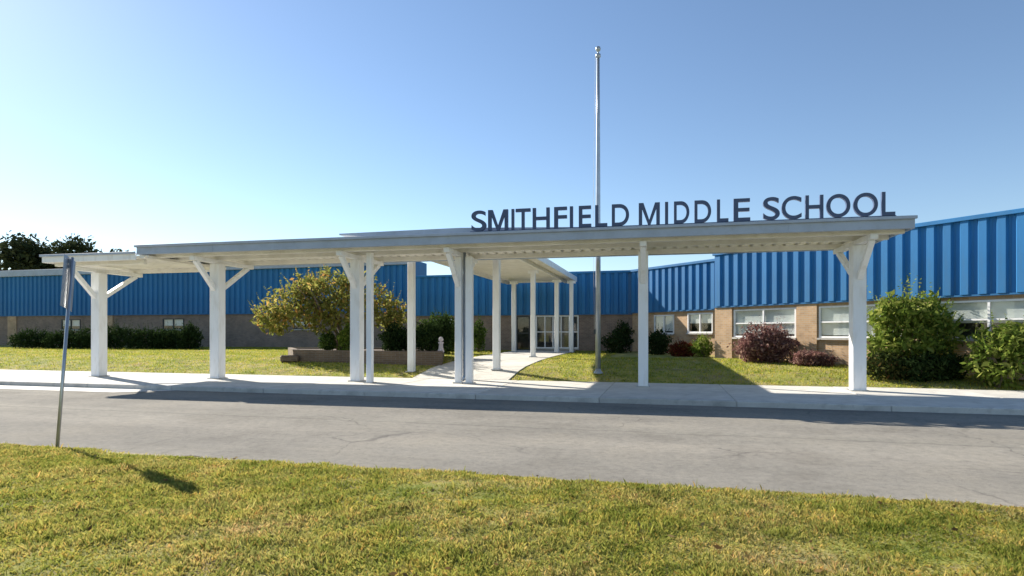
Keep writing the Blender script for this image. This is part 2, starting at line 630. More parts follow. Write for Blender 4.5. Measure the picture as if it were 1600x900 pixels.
def facade(org, ang, length, zb, zt, wins=(), piers=(), gz=0.2, trim=True, start=0.0, brick='brick', depth=8.0):
    """Wall from org along local x; local +y goes into the building."""
    loc = Vector((org[0], org[1], 0)) - BL
    # brick below, broken by the window openings
    mb = MB()
    u = start
    y0, y1 = 0.14, 0.42
    for w_ in sorted(wins):
        u0, u1, z0, z1 = w_[:4]
        if u0 > u:
            mb.box(u, u0, y0, y1, gz, zb + 0.3)
        mb.box(u0, u1, y0, y1, gz, z0)
        mb.box(u0, u1, y0, y1, z1, zb + 0.3)
        u = u1
    mb.box(u, length, y0, y1, gz, zb + 0.3)
    mb.build('brick_wall', M[brick], bld, loc, ang)
    for a, b in piers:
        MB().box(a, b, 0.05, 0.137, gz, zb - 0.06).build('brick_pier', M['brick'], bld, loc, ang)
    for w_ in wins:
        window(loc, ang, *w_)
    # metal above
    n = int(round((length - start) / PW))
    h = zt - zb
    me = panel_mesh(h, zt)
    ca, sa = math.cos(ang), math.sin(ang)
    for k in range(n):
        u = start + k * PW
        put('metal_panel', me, bld, loc + Vector((ca * u - sa * 0.06, sa * u + ca * 0.06, zb)), ang)
    MB().box(start, length, 0.095, 0.139, zb + 0.02, zt - 0.02).build('wall_backing', M['trim'], bld, loc, ang)
    MB().box(start, length, 0.0, 0.137, zb - 0.055, zb - 0.004).build('flashing', M['trim'], bld, loc, ang)
    if trim:
        MB().box(start - 0.02, length + 0.02, -0.07, 0.45, zt + 0.003, zt + 0.13).build('coping', M['blue'], bld, loc, ang, bevel=0.01)
    MB().box(start, length, 0.9, depth, gz, zt - 0.15).build('dark_backing_block', M['interior'], bld, loc, ang)  # solid dark box added behind the windows for unlit rooms, keeps sun out
    MB().box(start, length, 0.46, depth, zt - 0.12, zt - 0.02).build('roof', M['interior'], bld, loc, ang)


def window(loc, ang, u0, u1, z0, z1, nx=2, nz=1, blind=1.0, fm='white', name='window'):
    """Frame as the part; panes, sill and blind as its sub-parts."""
    t = 0.06
    mb = MB()
    y0, y1 = 0.10, 0.20
    mb.box(u0, u0 + t, y0, y1, z0, z1).box(u1 - t, u1, y0, y1, z0, z1)
    mb.box(u0 + t, u1 - t, y0, y1, z1 - t, z1).box(u0 + t, u1 - t, y0, y1, z0, z0 + t)
    W = (u1 - u0 - 2 * t) / nx
    for i in range(1, nx):
        x = u0 + t + i * W
        mb.box(x - t / 2, x + t / 2, y0 + 0.003, y1 - 0.003, z0 + t, z1 - t)
    fr = mb.build(name, M[fm], bld, loc, ang)
    H = (z1 - z0 - 2 * t) / nz
    for i in range(nx):
        a = u0 + t + i * W + (t / 2 if i else 0)
        b = u0 + t + (i + 1) * W - (t / 2 if i < nx - 1 else 0)
        for j in range(nz):
            c = z0 + t + j * H
            d = c + H
            if j:
                MB().box(a, b, y0 + 0.006, y1 - 0.006, c - 0.025, c + 0.025).build('glazing_bar', M[fm], fr)
            MB().box(a, b, y0 + 0.045, y0 + 0.053, c + (0.025 if j else 0), d - (0.025 if j < nz - 1 else 0)).build('pane', M['glass'], fr)
    if blind > 0:
        k = MB()
        z = z1 - 0.08
        zl = z1 - (z1 - z0) * blind
        while z > zl + 0.02:
            k.v_n = 0
            k.prism([(0.215, z), (0.225, z + 0.034), (0.231, z + 0.031), (0.221, z - 0.003)], u0 + 0.02, u1 - 0.02, 'x')
            z -= 0.034
        bl = k.build('blind', M['blind'], fr)
        bl['kind'] = 'stuff'
    MB().box(u0 - 0.03, u1 + 0.03, 0.03, 0.099, z0 - 0.07, z0 - 0.003).build('sill', M['kerb'], fr)
    return fr


A45 = -TH - R(45)
Q = Vector((math.cos(A45), math.sin(A45), 0))
# right block, nearest the camera
bays = [0.95 + 3.72 * k for k in range(4)]
facade((8.64, 25.5), A45, 15.3, 2.62, 4.79,
       wins=[(b, b + 2.82, 1.32, 2.45, 2, 2, bl) for b, bl in zip(bays, (0.92, 0.95, 0.6, 0.9))],
       piers=[(0.02, 0.9)] + [(b + 2.87, b + 3.67) for b in bays])
# set-back piece between the block and the entrance wing
CORNER = Vector((6.49, 32.6, 0))
facade(CORNER, A45, 7.2, 2.62, 4.81,
       wins=[(1.7, 3.1, 1.45, 2.42, 2, 1, 0.9), (4.0, 5.55, 1.5, 2.45, 2, 1, 0.55)])
# entrance wing
rC = CORNER.x * C - CORNER.y * S
sC = CORNER.x * S + CORNER.y * C
r0 = -14.6
LEN = rC - r0 + 0.1
o_ = P(r0, sC)
ent = lambda r: r - r0
facade(o_, -TH, LEN, 2.56, 4.8, brick='shadedbrick',
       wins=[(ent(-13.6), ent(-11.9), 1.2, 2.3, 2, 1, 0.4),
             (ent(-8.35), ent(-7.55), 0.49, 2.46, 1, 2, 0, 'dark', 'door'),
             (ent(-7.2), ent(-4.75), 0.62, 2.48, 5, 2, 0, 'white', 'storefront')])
# left wing, taller, set further back
r1 = -60.0
LW = -16.5 - r1
o_ = P(r1, 36.3)
lw = lambda r: r - r1
wl = []
for r in (-46, -36.3, -25.2):
    wl.append((lw(r), lw(r) + 1.9, 1.75, 2.55, 2, 1, 0.7, 'dark'))
facade(o_, -TH, LW, 2.88, 6.0, wins=wl, brick='shadedbrick', depth=3.0, piers=[(lw(r) - 1.5, lw(r) - 0.6) for r in (-50, -40.3, -30.6)], trim=False)
MB().box(0, LW + 0.1, -0.16, 0.2, 6.003, 6.5).build('roof_fascia', M['fascia'], bld, o_ - BL, -TH, bevel=0.02)
# end wall of the left wing beyond the lower entrance wing
MB().box(LW, LW + 0.1, 0.2, 3.0, 0.3, 6.4).build('end_wall', M['blue'], bld, o_ - BL, -TH)


# ------------------------------------------------------------------ canopies
def corrugated(r0, r1, s0, s1, z, th=0.05, pitch=0.30, along='s'):
    """A ribbed roof deck as one part (ribs run across the walkway)."""
    prof_b = []
    n = max(1, int((r1 - r0) / pitch))
    p = (r1 - r0) / n
    for k in range(n):
        a = r0 + k * p
        prof_b += [(a, z), (a + p * 0.55, z), (a + p * 0.65, z + th), (a + p * 0.9, z + th)]
    prof_b.append((r1, z))
    mb = MB()
    m = len(prof_b)
    for s in (s0, s1):
        for x, zz in prof_b:
            mb.v.append((x, s, zz))
        for x, zz in prof_b:
            mb.v.append((x, s, z + th + 0.03))
    for k in range(m - 1):
        mb.f.append((k, k + 1, 2 * m + k + 1, 2 * m + k))
        mb.f.append((m + k, 3 * m + k, 3 * m + k + 1, m + k + 1))
        mb.f.append((k, m + k, m + k + 1, k + 1))
        mb.f.append((2 * m + k, 2 * m + k + 1, 3 * m + k + 1, 3 * m + k))
    mb.f.append((0, 2 * m, 3 * m, m))
    mb.f.append((m - 1, 2 * m - 1, 4 * m - 1, 3 * m - 1))
    return mb


def corr_s(r0, r1, s0, s1, z, th=0.05, pitch=0.30):
    mb = corrugated(s0, s1, r0, r1, z, th, pitch)
    mb.v = [(y, x, zz) for x, y, zz in mb.v]
    return mb


def post_with_arms(root, r, s, w_, zt, arm=None, zbase=0.0, plate=True):
    """r, s in the root's local frame; arm = (front, rear) reach of the cross arm."""
    p = MB().box(-w_ / 2, w_ / 2, -w_ / 2, w_ / 2, 0.012, zt - zbase).build('post', M['white'], root, (r, s, zbase), bevel=0.012)
    if plate:
        MB().box(-w_ / 2 - 0.05, w_ / 2 + 0.05, -w_ / 2 - 0.05, w_ / 2 + 0.05, 0.0, 0.03).build('base_plate', M['plate'], p)
    if arm:
        fr, rr = arm
        h = zt - zbase
        MB().box(-0.09, 0.09, -fr, rr, h + 0.002, h + 0.13).build('cross_arm', M['white'], p, bevel=0.008)
        for sgn, reach in ((-1, fr), (1, rr)):
            MB().bar((0, sgn * (w_ / 2 - 0.02), h - 0.85), (0, sgn * reach * 0.86, h + 0.0), 0.13, 0.13).build('brace', M['white'], p)
    return p


S17 = 17.0
THC = R(12.5)                                  # the walkway stands slightly askew to the kerb
CC, SC = math.cos(THC), math.sin(THC)


def PC(r, s, z=0.0):
    return Vector((r * CC + s * SC, -r * SC + s * CC, z))


def r_of(x, s):
    k = (x - 800) / 930
    Y = s / (k * SC + CC)
    return k * Y * CC - Y * SC


RA, RB = r_of(213, 15.6), r_of(1430, 15.6)
root = thing('covered_walkway', 'long white flat roofed walkway canopy carrying the school name along the road', 'canopy', PC(0, S17), -THC)
sA, sB = 15.6 - S17, 19.3 - S17
corrugated(RA + 0.06, RB - 0.06, sA + 0.06, sB - 0.06, 4.02).build('roof_deck', M['deck'], root)
MB().box(RA, RB, sA, sA + 0.055, 3.94, 4.20).build('fascia', M['fascia'], root, bevel=0.008)
MB().box(RA, RB, sB - 0.055, sB, 3.94, 4.18).build('fascia', M['fascia'], root, bevel=0.008)
MB().box(RA, RA + 0.055, sA + 0.057, sB - 0.057, 3.94, 4.18).build('fascia', M['fascia'], root)
MB().box(RB - 0.055, RB, sA + 0.057, sB - 0.057, 3.94, 4.18).build('fascia', M['fascia'], root)
MB().box(RA - 0.03, RB + 0.03, sA - 0.07, sA - 0.003, 4.16, 4.235).build('gutter', M['fascia'], root, bevel=0.01)
for k in range(1, 8):
    x = RA + (RB - RA) * k / 8
    MB().box(x - 0.04, x + 0.04, sA - 0.006, sA - 0.0005, 3.945, 4.155).build('seam_cover', M['fascia'], root)
for y in (-0.95, 0.0, 1.55):
    MB().box(RA + 0.07, RB - 0.07, y - 0.07, y + 0.07, 3.89, 4.018).build('beam', M['deck'], root)
# raised sheet behind the letters, tapering to a point at its left end
ra, rb_, rc_ = r_of(530, 15.9), r_of(640, 15.9), r_of(1090, 15.9)
MB().prism([(ra, 4.355), (rb_, 4.21), (rc_, 4.20), (rc_, 4.23), (rb_ + 1.5, 4.43), (ra, 4.40)], -1.1, 1.3, 'y').build('upper_roof', M['fascia'], root)
for x in (600, 700, 900):
    MB().box(r_of(x, 15.9) - 0.04, r_of(x, 15.9) + 0.04, -0.2, 0.2, 4.1, 4.28).build('roof_stub', M['fascia'], root)
for x, w_ in ((340, 0.34), (558, 0.32), (1005, 0.27), (1340, 0.32)):
    post_with_arms(root, r_of(x, S17), 0, w_, 3.76, (1.15, 1.75))
pr = r_of(717, S17)
p1 = post_with_arms(root, pr, 0, 0.2, 3.76, (1.15, 1.75))
post_with_arms(root, r_of(733.5, S17), 0, 0.2, 3.76, None)
ds = MB().tube([(0.17, 0.02, 3.9), (0.17, 0.02, 0.25), (0.17, -0.12, 0.10)], [0.045, 0.045, 0.05], 8)
ds.build('downpipe', M['pole'], root, (pr, 0, 0), smooth=True)

root = thing('covered_walkway', 'short lower white edged canopy section at the left end of the walkway', 'canopy', PC(-18.7, S17), -THC)
RA2, RB2 = r_of(155, S17) - 0.75 + 18.7, RA - 0.04 + 18.7
corrugated(RA2 + 0.06, RB2 + 0.4, sA + 0.06, sB - 0.06, 3.84).build('roof_deck', M['deck'], root)
MB().box(RA2, RB2, sA, sA + 0.055, 3.78, 4.01).build('fascia', M['white'], root, bevel=0.008)
MB().box(RA2, RB2, sB - 0.055, sB, 3.78, 4.00).build('fascia', M['white'], root)
MB().box(RA2, RA2 + 0.055, sA + 0.057, sB - 0.057, 3.78, 4.00).build('fascia', M['white'], root)
MB().box(RA2 - 0.03, RB2 + 0.02, sA - 0.07, sA - 0.003, 3.965, 4.035).build('gutter', M['fascia'], root, bevel=0.01)
for y in (-0.95, 1.55):
    MB().box(RA2 + 0.07, RB2 - 0.07, y - 0.07, y + 0.07, 3.70, 3.838).build('beam', M['deck'], root)
post_with_arms(root, r_of(155, S17) + 18.7, 0, 0.34, 3.57, (1.15, 1.75))

# the canopy leading from the walkway to the doors
E0 = 18.95
root = thing('covered_walkway', 'cream roofed canopy on slim white posts leading back to the entrance doors', 'canopy', P(-6.7, 20), -TH)
el, er, e1 = -8.95 + 6.7, -4.72 + 6.7, 32.5 - 20
e0 = E0 - 20
corr_s(el + 0.06, er - 0.06, e0 + 0.06, e1 - 0.06, 4.38).build('roof_deck', M['deck'], root)
MB().box(el, el + 0.055, e0, e1, 4.30, 4.56).build('fascia', M['white'], root, bevel=0.008)
MB().box(er - 0.055, er, e0, e1, 4.30, 4.56).build('fascia', M['white'], root, bevel=0.008)
MB().box(el + 0.057, er - 0.057, e0, e0 + 0.055, 4.30, 4.54).build('fascia', M['white'], root)
MB().box(el + 0.057, er - 0.057, e1 - 0.055, e1, 4.30, 4.54).build('fascia', M['white'], root)
for x in (el + 0.35, er - 0.6):
    MB().box(x - 0.07, x + 0.07, e0 + 0.06, e1 - 0.06, 4.23, 4.378).build('beam', M['deck'], root)
for x, Y, w_ in ((578, 17.75, 0.17), (643, 20.9, 0.22), (776, 20.6, 0.23), (803, 31.6, 0.22), (833, 25.9, 0.2), (870, 30.6, 0.22), (893, 31.2, 0.2)):
    q = at(x, Y)
    rr, ss = q.x * C - q.y * S, q.x * S + q.y * C
    gz = ground_z(ss) if ss > 18.4 else 0.0
    if ss > 18.4 and -8.15 < rr < -4.85:
        gz += 0.03
    top = 3.885 if ss < 19 else 4.225
    p = post_with_arms(root, rr + 6.7, ss - 20, w_, top, None, gz)
    if ss > 19.4:
        MB().box(-0.22, 0.22, -0.07, 0.07, top - gz - 0.14, top - gz - 0.002).build('cap', M['white'], p)

# ------------------------------------------------------------------ the letters
sign = thing('roof_sign', 'slate blue capital letters spelling the school name standing on the canopy edge', 'sign', PC(-2, 15.64, 4.205), -THC)
LET = [('S', 737, 760), ('M', 763, 794), ('I', 799.5, 803.5), ('T', 806, 829), ('H', 832.5, 859), ('F', 866, 886), ('I', 890.5, 895.5), ('E', 904.5, 924), ('L', 930, 949), ('D', 956, 983),
       ('M', 998, 1031), ('I', 1039, 1044), ('D', 1053, 1077), ('D', 1085, 1111), ('L', 1120, 1138), ('E', 1146, 1172),
       ('S', 1192, 1218), ('C', 1221, 1252), ('H', 1258, 1286), ('O', 1291, 1328), ('O', 1333, 1371), ('L', 1377, 1398)]
_t = 0.16
_m = [(0, 0), (_t, 0), (_t, 0.72), (0.42, 0), (0.53, 0), (0.95 - _t, 0.72), (0.95 - _t, 0), (0.95, 0), (0.95, 1), (0.95 - _t * 1.35, 1), (0.475, 0.22), (_t * 1.35, 1), (0, 1)]
_mb = MB().prism([(x, z) for x, z in _m], -0.04, 0.04, 'z')
glyph = {'M': (np.array([(x, y, z) for x, y, z in _mb.v]), list(_mb.f))}
for ch, x0, x1 in LET:
    if ch not in glyph:
        cu = bpy.data.curves.new('letter', 'FONT')
        cu.body = ch
        cu.extrude = 0.04
        cu.offset = 0.009
        to = bpy.data.objects.new('letter', cu)
        COL.objects.link(to)
        dg = bpy.context.evaluated_depsgraph_get()
        me = bpy.data.meshes.new_from_object(to.evaluated_get(dg))
        bpy.data.objects.remove(to)
        co = np.array([v.co[:] for v in me.vertices])
        glyph[ch] = (co, [tuple(p.vertices) for p in me.polygons])
    co, fs = glyph[ch]
    a, b = r_of(x0, 15.64), r_of(x1, 15.64)
    lo, hi = co.min(0), co.max(0)
    HT = 0.56
    q = np.zeros_like(co)
    q[:, 0] = (co[:, 0] - lo[0]) / (hi[0] - lo[0]) * (b - a)
    q[:, 1] = -(co[:, 2])
    q[:, 2] = (co[:, 1] - lo[1]) / (hi[1] - lo[1]) * HT
    mb = MB()
    mb.v = [tuple(x) for x in q]
    mb.f = fs
    mb.build('letter', M['letter'], sign, (a + 2, 0, 0.06))
MB().box(r_of(735, 15.64) + 2, r_of(1400, 15.64) + 2, -0.02, 0.02, 0.005, 0.062).build('mounting_rail', M['letter'], sign)

# ------------------------------------------------------------------ flagpole
q = at(934.5, 19.5)
fp = thing('flagpole', 'tall bare grey flagpole rising behind the canopy with its rope', 'flagpole', q)
HP = 10.5 - q.z
MB().tube([(0, 0, 0), (0, 0, 3), (0, 0, HP - 2), (0, 0, HP)], [0.085, 0.085, 0.062, 0.05], 14).build('pole', M['pole'], fp, smooth=True)
MB().lathe([(0.16, 0), (0.16, 0.04), (0.10, 0.10), (0.09, 0.16)], 16).build('base_collar', M['pole'], fp, smooth=True)
MB().lathe([(0.03, 0), (0.085, 0.03), (0.085, 0.12), (0.03, 0.15), (0.025, 0.2), (0.07, 0.24), (0.09, 0.30), (0.07, 0.36), (0.01, 0.39)], 14).build('finial', M['pole'], fp, (0, 0, HP), smooth=True)
MB().tube([(-0.12, 0, 1.4), (-0.16, 0, HP * 0.5), (-0.09, 0, HP + 0.05)], [0.005] * 3, 5).build('halyard', M['kerb'], fp)
MB().box(-0.14, -0.07, -0.02, 0.02, 1.3, 1.45).build('cleat', M['dark'], fp)

# ------------------------------------------------------------------ planter bed with tree and shrubs
base = at(575, 24)
pl = thing('planter', 'low brown brick planter bed with mulch under the golden tree', 'planter', base)
A, B_, C_, D_ = at(691, 22.0), at(458, 24.6), at(450, 28.5), at(694, 27.5)
pts = [A, B_, C_, D_]
wall_top = 0.80
mb = MB()
inner = []
cen = sum(pts, Vector()) / 4
for p in pts:
    d = (cen - p)
    d.z = 0
    inner.append(p + d.normalized() * 0.3)
for i in range(4):
    j = (i + 1) % 4
    b = len(mb.v)
    for p in (pts[i], pts[j], inner[j], inner[i]):
        q_ = p - base
        mb.v.append((q_.x, q_.y, 0.0 - base.z))
    for p in (pts[i], pts[j], inner[j], inner[i]):
        q_ = p - base
        mb.v.append((q_.x, q_.y, wall_top - base.z))
    mb.f += [tuple(b + k for k in qd) for qd in ((0, 3, 2, 1), (4, 5, 6, 7), (0, 1, 5, 4), (2, 3, 7, 6))]
mb.build('brick_wall', M['redbrick'], pl)
mb = MB()
mb.prism([((p - base).x, (p - base).y) for p in inner], wall_top - 0.35 - base.z, wall_top - 0.06 - base.z, 'z')
mb.build('mulch', M['soil'], pl)
# pale end stone at the left corner
e = at(452, 24.4)
MB().box(-0.35, 0.35, -0.25, 0.25, 0, 0.28).build('end_stone', M['redbrick'], pl, e - base + Vector((0, 0, 0)), 0.4, bevel=0.06)


def leaf_cloud(blobs, size, n_per, jitter=0.35, droop=0.0):
    """Leaf quads spread through lobes: (centre, radii, weight)."""
    out = []
    for c, rad, wgt in blobs:
        n = int(n_per * wgt)
        d = rng.normal(size=(n, 3))
        d /= np.linalg.norm(d, axis=1)[:, None]
        # lumpy shell with stray leaves
        ph = rng.uniform(0, 6.28, 3)
        lump = 1 + 0.18 * np.sin(d[:, 0] * 5 + ph[0]) * np.sin(d[:, 1] * 5 + ph[1]) + 0.14 * np.sin(d[:, 2] * 7 + ph[2])
        rr = lump * (rng.uniform(0.15, 1.0, n) ** 0.45) * (1 + rng.normal(0, 0.07, n))
        p = np.array(c) + d * rr[:, None] * np.array(rad)
        a = rng.normal(size=(n, 3))
        a[:, 2] -= droop
        a /= np.linalg.norm(a, axis=1)[:, None]
        b = np.cross(a, rng.normal(size=(n, 3)))
        b /= np.linalg.norm(b, axis=1)[:, None]
        sz = size * (rng.uniform(0.0, 1.0, n) ** 1.5 * 1.25 + 0.5)[:, None]
        q = np.stack([p - a * sz, p + b * sz * 0.42, p + a * sz, p - b * sz * 0.42], 1)
        out.append(q.reshape(-1, 3))
    return np.concatenate(out)


def sprays(blobs, n, length, size):
    """Leafy shoots that stick out of the lobes."""
    out = []
    for c, rad, wgt in blobs:
        for k in range(int(n * wgt)):
            d = rng.normal(size=3)
            d[2] = abs(d[2]) * 1.2 + 0.1
            d /= np.linalg.norm(d)
            b0 = np.array(c) + d * np.array(rad) * 0.85
            for t in np.linspace(0, 1, 9):
                p = b0 + (d * 0.6 + np.array([0, 0, 0.5])) * t * length * (0.6 + 0.4 * (k % 3))
                a = rng.normal(size=3)
                a /= np.linalg.norm(a)
                b = np.cross(a, rng.normal(size=3))
                b /= np.linalg.norm(b)
                z_ = size * (1.1 - 0.6 * t)
                out.append(np.stack([p - a * z_, p + b * z_ * 0.4, p + a * z_, p - b * z_ * 0.4]))
    return np.concatenate(out)


def shrub(name, label, cat, x, Y, blobs, m, size, n, stems=4, group=None, z=None):
    q = at(x, Y)
    if z is not None:
        q.z = z
    t = thing(name, label, cat, q, 0, group)
    put('foliage', fast_mesh('foliage', np.concatenate([leaf_cloud(blobs, size, n), sprays(blobs, 14, 2.2 * (blobs[0][1][2] * 0.25 + 0.02), size)]), 4, M[m]), t)
    mb = MB()
    zc = max(b[0][2] for b in blobs)
    for k in range(stems):
        b = blobs[k % len(blobs)]
        a = random.uniform(0, 6.28)
        tip = (b[0][0] + 0.4 * b[1][0] * math.cos(a), b[0][1] + 0.4 * b[1][1] * math.sin(a), b[0][2] + 0.3 * b[1][2])
        mb.tube([(0.05 * math.cos(a), 0.05 * math.sin(a), -0.05), (tip[0] * 0.5, tip[1] * 0.5, tip[2] * 0.5), tip], [0.03, 0.022, 0.01], 5)
    mb.build('stem', M['bark'], t)
    return t


# the golden tree
tq = at(535, 25.6)
tq.z = 0.74
tr = thing('tree', 'low spreading tree with golden green autumn leaves in the planter', 'tree', tq)
mb = MB()
mb.tube([(0, 0, -0.1), (0.05, 0, 0.5), (-0.25, 0.1, 1.2), (-0.6, 0.1, 2.0)], [0.13, 0.1, 0.085, 0.05])
mb.tube([(0.12, 0, -0.1), (0.35, -0.05, 0.6), (0.8, 0, 1.3), (1.5, 0.1, 2.1)], [0.1, 0.085, 0.065, 0.04])
mb.tube([(-0.12, 0.05, -0.1), (-0.4, 0, 0.6), (-1.2, -0.1, 1.3), (-2.3, 0, 1.9)], [0.1, 0.08, 0.065, 0.035])
mb.tube([(0, -0.08, -0.1), (-0.15, -0.4, 0.8), (-0.7, -0.9, 1.8), (-1.0, -1.1, 2.6)], [0.09, 0.075, 0.055, 0.03])
for k in range(14):
    a = random.uniform(0, 6.28)
    s0 = random.choice([(-0.4, 0.1, 1.5), (0.9, 0, 1.4), (-1.3, -0.1, 1.35), (-0.6, -0.8, 1.6)])
    e_ = (s0[0] + 1.1 * math.cos(a), s0[1] + 1.0 * math.sin(a), s0[2] + random.uniform(0.4, 1.3))
    mb.tube([s0, ((s0[0] + e_[0]) / 2, (s0[1] + e_[1]) / 2, s0[2] + 0.5), e_], [0.04, 0.025, 0.01], 5)
mb.build('trunk', M['bark'], tr, smooth=True)
bl = [((-0.6, 0, 2.55), (1.5, 1.3, 0.95), 1.5), ((-2.0, -0.1, 2.05), (1.15, 1.0, 0.75), 1.0), ((-3.1, 0, 1.45), (0.75, 0.8, 0.6), 0.5),
      ((0.8, 0.1, 2.4), (1.2, 1.1, 0.85), 1.0), ((1.9, 0.2, 1.65), (0.8, 0.9, 0.8), 0.7), ((-1.2, -0.9, 1.55), (1.2, 0.8, 0.6), 0.6),
      ((-1.6, 0.3, 2.75), (0.9, 0.9, 0.5), 0.5), ((0.3, -0.8, 1.6), (0.9, 0.7, 0.7), 0.5), ((-2.7, -0.3, 1.15), (0.6, 0.6, 0.55), 0.35), ((2.2, 0, 1.2), (0.6, 0.6, 0.6), 0.35), ((-0.6, -1.0, 1.15), (0.8, 0.5, 0.5), 0.3)]
put('crown', fast_mesh('crown', np.concatenate([leaf_cloud(bl, 0.095, 900, droop=0.5), sprays(bl, 22, 0.45, 0.08)]), 4, M['leaf_gold']), tr)

shrub('shrub', 'bright green upright shrub beside the post under the golden tree', 'shrub', 541, 24.6, [((0, 0, 0.45), (0.36, 0.36, 0.55), 1), ((0.1, 0, 0.8), (0.22, 0.22, 0.35), 0.4)], 'leaf_green', 0.05, 2200, z=0.74)
shrub('shrub', 'small dark green shrub left of the bright green one in the planter', 'shrub', 512, 24.9, [((0, 0, 0.35), (0.33, 0.33, 0.45), 1)], 'leaf_mid', 0.05, 1800, z=0.74)
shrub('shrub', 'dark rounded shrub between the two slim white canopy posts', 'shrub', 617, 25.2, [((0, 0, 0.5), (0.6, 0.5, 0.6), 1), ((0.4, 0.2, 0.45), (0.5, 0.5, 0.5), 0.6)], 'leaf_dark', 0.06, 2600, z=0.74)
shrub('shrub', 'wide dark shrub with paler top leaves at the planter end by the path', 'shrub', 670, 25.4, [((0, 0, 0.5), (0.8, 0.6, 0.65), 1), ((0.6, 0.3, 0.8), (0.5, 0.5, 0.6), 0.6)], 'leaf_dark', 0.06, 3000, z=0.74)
shrub('shrub', 'tall loose green shrub against the entrance wing behind the planter', 'shrub', 690, 30.0, [((0, 0, 1.2), (0.9, 0.6, 0.8), 1), ((-0.6, 0.2, 0.9), (0.8, 0.6, 0.8), 0.8), ((0.2, 0, 0.5), (0.9, 0.6, 0.6), 0.7)], 'leaf_mid', 0.07, 2600)
shrub('shrub', 'thin green shrub by the brick left of the doors', 'shrub', 748, 31.2, [((0, 0, 0.9), (0.38, 0.35, 0.8), 1)], 'leaf_mid', 0.06, 1600)

q = at(690, 24.0)
q.z = 0.80
orn = thing('garden_ornament', 'small pale tapering stone ornament on the right end of the planter', 'ornament', at(689, 23.4) + Vector((0, 0, 0)))
orn.location.z = 0.738
MB().lathe([(0.13, 0), (0.13, 0.06), (0.10, 0.10), (0.075, 0.32), (0.11, 0.36), (0.11, 0.40)], 14).build('pedestal', M['ornament'], orn, smooth=True)
MB().lathe([(0.03, 0), (0.09, 0.05), (0.10, 0.11), (0.07, 0.18), (0.01, 0.21)], 14).build('ball', M['ornament'], orn, (0, 0, 0.398), smooth=True)

# hedging along the left wing
hedge = [(146, 38.5, 1.6, 1.35, 'dark rounded hedge shrub behind the leftmost canopy post'),
         (182, 38.2, 1.7, 1.5, 'broad dark hedge shrub just right of the leftmost canopy post'),
         (232, 38.0, 1.8, 1.35, 'wide dark hedge shrub under the small white window'),
         (264, 37.8, 1.4, 1.25, 'low dark hedge shrub in the middle of the left hedge'),
         (295, 37.4, 0.85, 1.5, 'squarish dark hedge shrub at the right end of the left hedge'),
         (100, 39.0, 1.6, 1.2, 'dark hedge shrub left of all the canopy posts'),
         (50, 40.0, 1.8, 1.2, 'dark hedge shrub farthest left along the school wall')]
for x, Y, rw, h, lab in hedge:
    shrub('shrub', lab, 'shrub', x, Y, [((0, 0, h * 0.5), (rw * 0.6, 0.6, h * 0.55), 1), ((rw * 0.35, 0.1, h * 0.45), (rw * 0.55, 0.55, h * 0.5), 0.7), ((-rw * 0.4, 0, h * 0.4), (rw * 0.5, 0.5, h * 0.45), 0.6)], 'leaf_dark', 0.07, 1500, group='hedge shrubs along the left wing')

# planting along the right hand walls
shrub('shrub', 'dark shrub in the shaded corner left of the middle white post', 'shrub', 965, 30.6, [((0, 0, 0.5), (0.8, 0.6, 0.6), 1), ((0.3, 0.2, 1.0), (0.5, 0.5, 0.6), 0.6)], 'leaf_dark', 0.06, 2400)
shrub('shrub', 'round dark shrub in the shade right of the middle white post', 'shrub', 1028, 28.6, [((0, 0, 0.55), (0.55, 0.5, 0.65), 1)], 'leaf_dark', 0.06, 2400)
shrub('shrub', 'small dark red bush at the edge of the shadow near the wall', 'bush', 1068, 26.8, [((0, 0, 0.3), (0.55, 0.45, 0.4), 1), ((-0.3, 0, 0.25), (0.35, 0.35, 0.3), 0.5)], 'leaf_red', 0.05, 2000)
shrub('shrub', 'small yellow green bush against the brick left of the first pier', 'bush', 1098, 26.0, [((0, 0, 0.4), (0.45, 0.4, 0.5), 1)], 'leaf_green', 0.05, 1800)
shrub('shrub', 'large round purple bush under the sunlit school windows', 'bush', 1196, 22.3, [((-0.1, 0, 0.62), (0.98, 0.75, 0.72), 1.2), ((0.35, 0, 0.55), (0.75, 0.7, 0.68), 0.8), ((-0.55, -0.1, 0.45), (0.55, 0.55, 0.5), 0.5)], 'leaf_purple', 0.055, 4200, 7)
shrub('shrub', 'low dark purple bush right of the large round one', 'bush', 1270, 20.6, [((-0.2, 0, 0.22), (0.5, 0.4, 0.3), 1), ((0.3, 0, 0.18), (0.45, 0.4, 0.25), 0.8)], 'leaf_purple', 0.045, 2000)
shrub('shrub', 'tall leafy bright green bush by the right canopy post', 'bush', 1420, 17.75,
      [((0, 0, 1.15), (1.05, 0.8, 1.0), 1.3), ((-0.55, 0, 1.75), (0.6, 0.6, 0.65), 0.7), ((0.45, 0.1, 1.8), (0.7, 0.6, 0.6), 0.7), ((-0.7, -0.1, 0.8), (0.6, 0.6, 0.6), 0.6), ((0.9, 0.2, 1.2), (0.7, 0.7, 0.8), 0.8)], 'leaf_bright', 0.09, 1250, 9)
shrub('shrub', 'low dark bush with a few reddish leaves in front of the tall green bush', 'bush', 1396, 17.3, [((-0.3, 0, 0.36), (0.6, 0.42, 0.42), 0.8), ((0.2, 0, 0.3), (0.5, 0.4, 0.38), 0.5)], 'leaf_maroon', 0.055, 1700)
shrub('shrub', 'low dark green bush at the foot of the tall green bush', 'bush', 1447, 17.0, [((0, 0, 0.38), (0.75, 0.45, 0.42), 1), ((0.7, 0.1, 0.35), (0.5, 0.4, 0.4), 0.7)], 'leaf_dark', 0.055, 2600)
